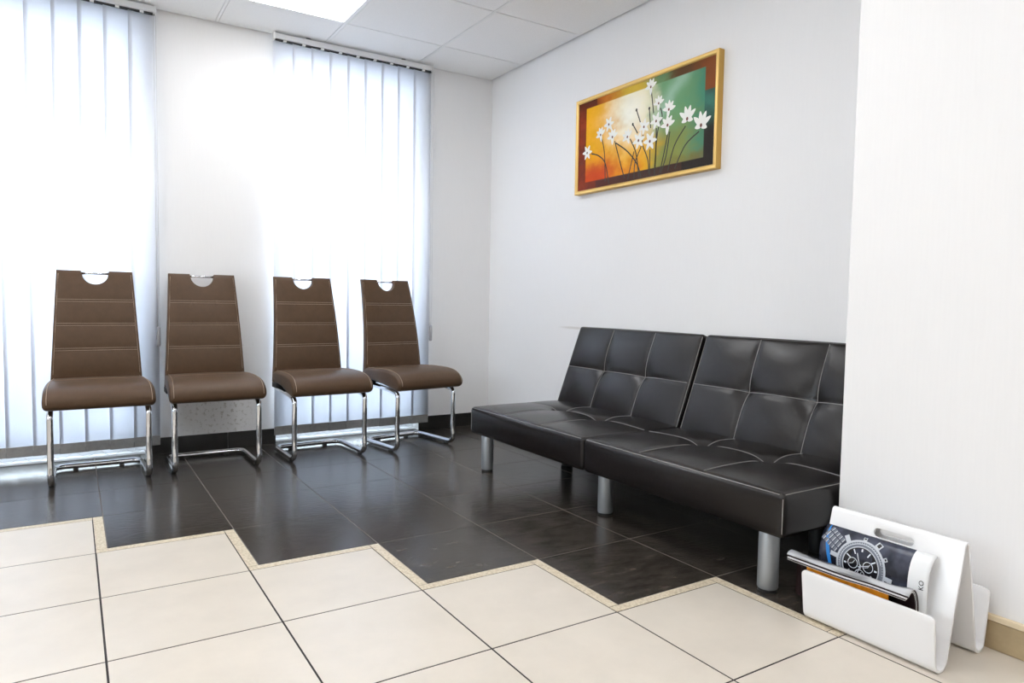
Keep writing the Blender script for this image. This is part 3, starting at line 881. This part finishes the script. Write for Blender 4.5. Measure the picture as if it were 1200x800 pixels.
def make_magazines():
    paper = mat('paper_edges', (.62, .62, .62), .6); white = mat('white_cover', (.78, .79, .80), .3)
    # --- the watch magazine, leaning on the tall sheet and sagging forward
    prof = [(1.7520, .030), (1.7570, .075), (1.7600, .125), (1.7600, .165), (1.763, .200), (1.772, .229), (1.786, .247), (1.7985, .254)]
    ym0, ym1 = .858, 1.150
    root = empty('magazine', (1.77, (ym0+ym1)/2, 0), 0, 'curved magazine with a chrome wristwatch on its dark cover, leaning in the rack', 'magazine', 'magazines in the white rack')
    OFF = Vector((-1.77, -(ym0+ym1)/2, 0))
    def add(name, bm, ms, par, **kw):
        bmesh.ops.translate(bm, vec=OFF, verts=bm.verts); return mesh_obj(name, bm, ms, par, **kw)
    m, nt, b = new_mat('night_blue_cover'); L = nt.links.new; b.inputs['Roughness'].default_value = .22
    tc = node(nt, 'ShaderNodeTexCoord'); nz = node(nt, 'ShaderNodeTexNoise', Scale=14.0, Detail=3.0); L(tc.outputs['Object'], nz.inputs['Vector'])
    cr = node(nt, 'ShaderNodeValToRGB'); e = cr.color_ramp.elements
    e[0].position = .42; e[0].color = (.010, .012, .022, 1); e[1].position = .72; e[1].color = (.075, .085, .13, 1)
    L(nz.outputs['Fac'], cr.inputs['Fac'])
    L(cr.outputs['Color'], b.inputs['Base Color'])
    bm, pp = sheet_solid(prof, ym0, ym1, .005)
    # printed areas: white strip at the near end, dark picture on the rest
    ysp = .902
    for f in bm.faces:
        c = f.calc_center_median()
        if f.material_index == 0 and c.y < ysp: f.material_index = 3
    cum = [0]
    for a, q in zip(pp, pp[1:]): cum.append(cum[-1]+(q-a).length)
    def surf(s, y, h=.0030):
        s = max(0, min(cum[-1]-1e-6, s))
        for k in range(len(cum)-1):
            if s <= cum[k+1]:
                f = (s-cum[k])/(cum[k+1]-cum[k]); q = pp[k].lerp(pp[k+1], f); tt = (pp[k+1]-pp[k]).normalized(); n = Vector((-tt.y, tt.x, 0))
                return Vector((q.x+n.x*h, y, q.y+n.y*h))
    body = add('pages', bm, [m, paper, paper, white], root)
    LS = cum[-1]
    silver = mat('printed_silver', (.50, .53, .58), .25); black = mat('printed_black', (.008, .008, .012), .22); pale = mat('printed_pale', (.66, .70, .76), .3)
    blue = mat('printed_blue', (.03, .22, .62), .25); grey = mat('printed_grey', (.15, .165, .20), .25)
    cs, cy = .150, 1.030; RW = .066                       # watch centre on the cover
    def ring(bm, r0, r1, h, mi, a0=0, a1=360, n=48, oc=(0, 0)):
        A = [math.radians(a0+(a1-a0)*k/n) for k in range(n+1)]
        v0 = [bm.verts.new(surf(cs+oc[1]+r0*math.sin(a), cy-oc[0]-r0*math.cos(a), h)) for a in A]
        v1 = [bm.verts.new(surf(cs+oc[1]+r1*math.sin(a), cy-oc[0]-r1*math.cos(a), h)) for a in A]
        for k in range(n): bm.faces.new((v0[k], v0[k+1], v1[k+1], v1[k])).material_index = mi
    def quad(bm, p, h, mi, seg=6):
        a, b_, c_, d_ = [Vector((q[0], q[1])) for q in p]; prev = None
        for k in range(seg+1):
            t_ = k/seg; u0 = a.lerp(b_, t_); u1 = d_.lerp(c_, t_)
            cur = [bm.verts.new(surf(cs+q.y, cy-q.x, h)) for q in (u0, u1)]
            if prev: bm.faces.new((prev[0], cur[0], cur[1], prev[1])).material_index = mi
            prev = cur
    def radial(bm, a, r0, r1, w, h, mi, oc=(0, 0)):
        d = Vector((math.cos(math.radians(a)), math.sin(math.radians(a)))); n = Vector((-d.y, d.x)); o = Vector(oc)
        quad(bm, [o+d*r0-n*w, o+d*r1-n*w, o+d*r1+n*w, o+d*r0+n*w], h, mi, 3)
    bm = bmesh.new(); H = .0029
    # a blue streak at the far end and strap links
    for k in range(14):
        s0, s1 = .085+k*.0110, .085+(k+1)*.0110
        w = lambda s_: .002+.009*math.sin(PI*max(0, min(1, (s_-.08)/.16)))
        yc = lambda s_: ym1-.012-.62*max(0, .24-s_)**1.5
        f = bm.faces.new([bm.verts.new(surf(s0, yc(s0)-w(s0)*.5, H)), bm.verts.new(surf(s0, yc(s0)+w(s0)*.5, H)), bm.verts.new(surf(s1, yc(s1)+w(s1)*.5, H)), bm.verts.new(surf(s1, yc(s1)-w(s1)*.5, H))]); f.material_index = 3
    ring(bm, 0, RW*.74, H+.0002, 1)
    ring(bm, RW*.95, RW*1.03, H+.0003, 0); ring(bm, RW*.74, RW*.95, H+.0003, 4); ring(bm, RW*.73, RW*.77, H+.0004, 0); ring(bm, RW*.86, RW*.88, H+.0004, 2, 20, 330)
    for k in range(60): radial(bm, k*6, RW*.89, RW*.93, .0005, H+.0005, 2)
    for k in range(12):
        if k % 3: radial(bm, k*30, RW*.50, RW*.69, .0016, H+.0005, 2)
        else: radial(bm, k*30, RW*.58, RW*.69, .0022, H+.0005, 2)
    for oc in ((.021, .004), (-.021, .004), (.0, -.022)):
        ring(bm, .0125, .0142, H+.0006, 2, n=24, oc=oc); ring(bm, 0, .0125, H+.0005, 1, n=24, oc=oc)
        for a in (60, 200): radial(bm, a, 0, .010, .0006, H+.0008, 2, oc)
    for a, r in ((110, .034), (20, .026), (250, .040)): radial(bm, a, -.006, r, .0013, H+.0009, 0)
    # crown and pushers, lugs, bracelet
    for a, r0, r1, w in ((60, RW*1.03, RW*1.26, .0085), (30, RW*1.03, RW*1.17, .0050), (92, RW*1.03, RW*1.17, .0050)):
        radial(bm, a, r0, r1, w, H+.0003, 0); radial(bm, a, r0+.003, r1-.002, w*.55, H+.0005, 1)
    for k in range(5):
        for a0, sg in ((150, 1), (-25, -1)):
            d = Vector((math.cos(math.radians(a0)), math.sin(math.radians(a0)))); n = Vector((-d.y, d.x))
            o = d*(RW*1.10+k*.011)
            for q, ww in ((-.016, .006), (0, .008), (.016, .006)):
                quad(bm, [o+n*(q-ww), o+d*.009+n*(q-ww), o+d*.009+n*(q+ww), o+n*(q+ww)], H+.0003, 4, 2)
                quad(bm, [o+d*.001+n*(q-ww*.9), o+d*.003+n*(q-ww*.9), o+d*.003+n*(q+ww*.9), o+d*.001+n*(q+ww*.9)], H+.0004, 0, 2)
    for a in (128, 172): radial(bm, a, RW*.98, RW*1.32, .006, H+.0004, 0)
    for a in (-50, -8): radial(bm, a, RW*.98, RW*1.30, .006, H+.0004, 0)
    add('watch_print', bm, [silver, black, pale, blue, grey], body)
    # lettering on the white strip, reading upwards
    cu = bpy.data.curves.new('lettering', 'FONT'); cu.body = 'KO'; cu.size = .0165; cu.align_x = 'CENTER'; cu.resolution_u = 4
    tmp = bpy.data.objects.new('lettering', cu); COL.objects.link(tmp); bpy.context.view_layer.update()
    me = bpy.data.meshes.new_from_object(tmp.evaluated_get(bpy.context.evaluated_depsgraph_get()))
    COL.objects.unlink(tmp); bpy.data.objects.remove(tmp); bpy.data.curves.remove(cu)
    bm = bmesh.new(); bm.from_mesh(me); bpy.data.meshes.remove(me)
    for v in bm.verts:
        a, c_ = v.co.x, v.co.y; v.co = surf(.155+a, .874+c_-.006, .0030)
    add('lettering', bm, black, body)
    # --- long magazine folded over, open end towards the viewer
    root2 = empty('magazine', (1.728, 1.05, 0), 0, 'folded grey magazine jutting out past the far end of the rack', 'magazine', 'magazines in the white rack')
    m2, nt, b = new_mat('grey_printed_cover'); L = nt.links.new; b.inputs['Roughness'].default_value = .2
    tc = node(nt, 'ShaderNodeTexCoord'); sx = node(nt, 'ShaderNodeSeparateXYZ'); L(tc.outputs['Object'], sx.inputs[0])
    mp = node(nt, 'ShaderNodeMapping'); mp.inputs['Scale'].default_value = (30, 7, 30); L(tc.outputs['Object'], mp.inputs['Vector'])
    nz = node(nt, 'ShaderNodeTexNoise', Scale=1.0, Detail=2.0); L(mp.outputs[0], nz.inputs['Vector'])
    cr = node(nt, 'ShaderNodeValToRGB'); e = cr.color_ramp.elements
    e[0].position = .40; e[0].color = (.03, .03, .035, 1); e[1].position = .58; e[1].color = (.50, .51, .53, 1)
    L(nz.outputs['Fac'], cr.inputs['Fac']); L(cr.outputs['Color'], b.inputs['Base Color'])
    inner = mat('dark_red_inner_page', (.010, .002, .003), .5, spec=.2)
    leaves = [(0, m2, 'cover', .000, .0022), (1, inner, 'dark_page', .003, .0016), (2, paper, 'pages', .006, .0022), (3, inner, 'back_page', .009, .0016)]
    for k, mm, nm, cut, th in leaves:
        q = .0026*k
        prof = [(1.7015-.0035*k, .1690-.0026*k), (1.709, .1740-q), (1.720, .1745-q), (1.733-q*.5, .1690-q), (1.7445-q, .153-q*.6), (1.7505-q, .128), (1.7500-q, .085), (1.7480-q, .045)]
        bm, _ = sheet_solid(prof, .872+.001*k, 1.212-cut, th, nsub=6)
        # pressed flat at the far end, curling up into a loop at the near end
        for v in bm.verts:
            t_ = sstep(.95, 1.05, v.co.y)
            if v.co.x < 1.722: v.co.z -= .0035*t_*(1.722-v.co.x)/.022
            n_ = sstep(.94, .872, v.co.y)
            if v.co.z > .10: v.co.z += .009*n_*max(0, 1-((v.co.x-1.728)/.024)**2)
        bmesh.ops.translate(bm, vec=(-1.728, -1.05, 0), verts=bm.verts)
        mesh_obj(nm, bm, [mm, inner, paper if k != 1 else inner], root2)
    # --- orange magazine against the front panel
    root3 = empty('magazine', (1.71, 1.04, 0), 0, 'thin orange magazine tucked behind the front panel of the rack', 'magazine', 'magazines in the white rack')
    m3 = mat('orange_cover', srgb(236, 146, 30), .3, var=.35, vscale=45.)
    bm = bmesh.new(); tilt = .008
    y0, y1 = .925, 1.152
    vs = []
    for yy, zt in ((y0, .154), (y1, .160)):
        for x, z in ((1.7145, .032), (1.7125, .032)): vs.append(bm.verts.new((x, yy, z)))
        for x, z in ((1.7065, zt), (1.7095, zt)): vs.append(bm.verts.new((x, yy, z)))
    a, c_ = vs[:4], vs[4:]
    for k in range(4): bm.faces.new((a[k], a[(k+1) % 4], c_[(k+1) % 4], c_[k]))
    bm.faces.new(a[::-1]); bm.faces.new(c_)
    bmesh.ops.subdivide_edges(bm, edges=bm.edges[:], cuts=6, use_grid_fill=True)
    bmesh.ops.translate(bm, vec=(-1.71, -1.04, 0), verts=bm.verts); mesh_obj('cover', bm, [m3], root3)
make_magazines()

# ------------------------------------------------------------------ daylight
w = bpy.data.worlds.new('World'); sc.world = w; w.use_nodes = True
nt = w.node_tree; nt.nodes.clear(); L = nt.links.new
o = node(nt, 'ShaderNodeOutputWorld'); bg = node(nt, 'ShaderNodeBackground')
tc = node(nt, 'ShaderNodeTexCoord'); sx = node(nt, 'ShaderNodeSeparateXYZ'); L(tc.outputs['Generated'], sx.inputs[0])
cr = node(nt, 'ShaderNodeValToRGB'); mr = node(nt, 'ShaderNodeMapRange'); mr.inputs['From Min'].default_value = -1; mr.inputs['From Max'].default_value = 1
L(sx.outputs['Z'], mr.inputs['Value']); L(mr.outputs[0], cr.inputs['Fac'])
e = cr.color_ramp.elements
e[0].position = .50; e[0].color = (.70, .78, .90, 1)
e[1].position = .66; e[1].color = (.80, .89, 1.0, 1)
L(cr.outputs['Color'], bg.inputs['Color']); bg.inputs['Strength'].default_value = 21.0
L(bg.outputs[0], o.inputs['Surface'])
for a, b in WIN:              # sky portals in the window openings (guide sampling only)
    ld = bpy.data.lights.new('sky_portal', 'AREA'); ld.shape = 'RECTANGLE'; ld.size = b-a; ld.size_y = WZ1; ld.cycles.is_portal = True
    lo = bpy.data.objects.new('sky_portal', ld); COL.objects.link(lo); lo.location = ((a+b)/2, YW+.16, WZ1/2); lo.rotation_euler = (-PI/2, 0, 0)
ld = bpy.data.lights.new('sky_portal', 'AREA'); ld.shape = 'RECTANGLE'; ld.size = LW[3]-LW[2]; ld.size_y = LW[1]-LW[0]; ld.cycles.is_portal = True
lo = bpy.data.objects.new('sky_portal', ld); COL.objects.link(lo); lo.location = (XL-.12, (LW[0]+LW[1])/2, (LW[2]+LW[3])/2); lo.rotation_euler = (0, -PI/2, 0)

# ------------------------------------------------------------------ camera
cam = bpy.data.cameras.new('camera'); cam.sensor_width = 36; cam.lens = 24.4745; cam.clip_start = .05
co = bpy.data.objects.new('camera', cam); COL.objects.link(co); sc.camera = co
r = Vector((.84508609, -.53437894, .0163903)); u = Vector((.0169942, .05749174, .9982013)); f = Vector((.53436008, .84328752, -.05766682))
co.matrix_world = Matrix(((r.x, u.x, -f.x, 0), (r.y, u.y, -f.y, 0), (r.z, u.z, -f.z, .8674), (0, 0, 0, 1)))

vs = sc.view_settings
sc.display_settings.display_device = 'sRGB'
vs.view_transform = 'Standard'; vs.look = 'None'; vs.gamma = 1; vs.use_curve_mapping = False; vs.exposure = -0.05
sc.cycles.max_bounces = 14; sc.cycles.diffuse_bounces = 8; sc.cycles.transmission_bounces = 8; sc.cycles.transparent_max_bounces = 16
sc.cycles.use_denoising = True
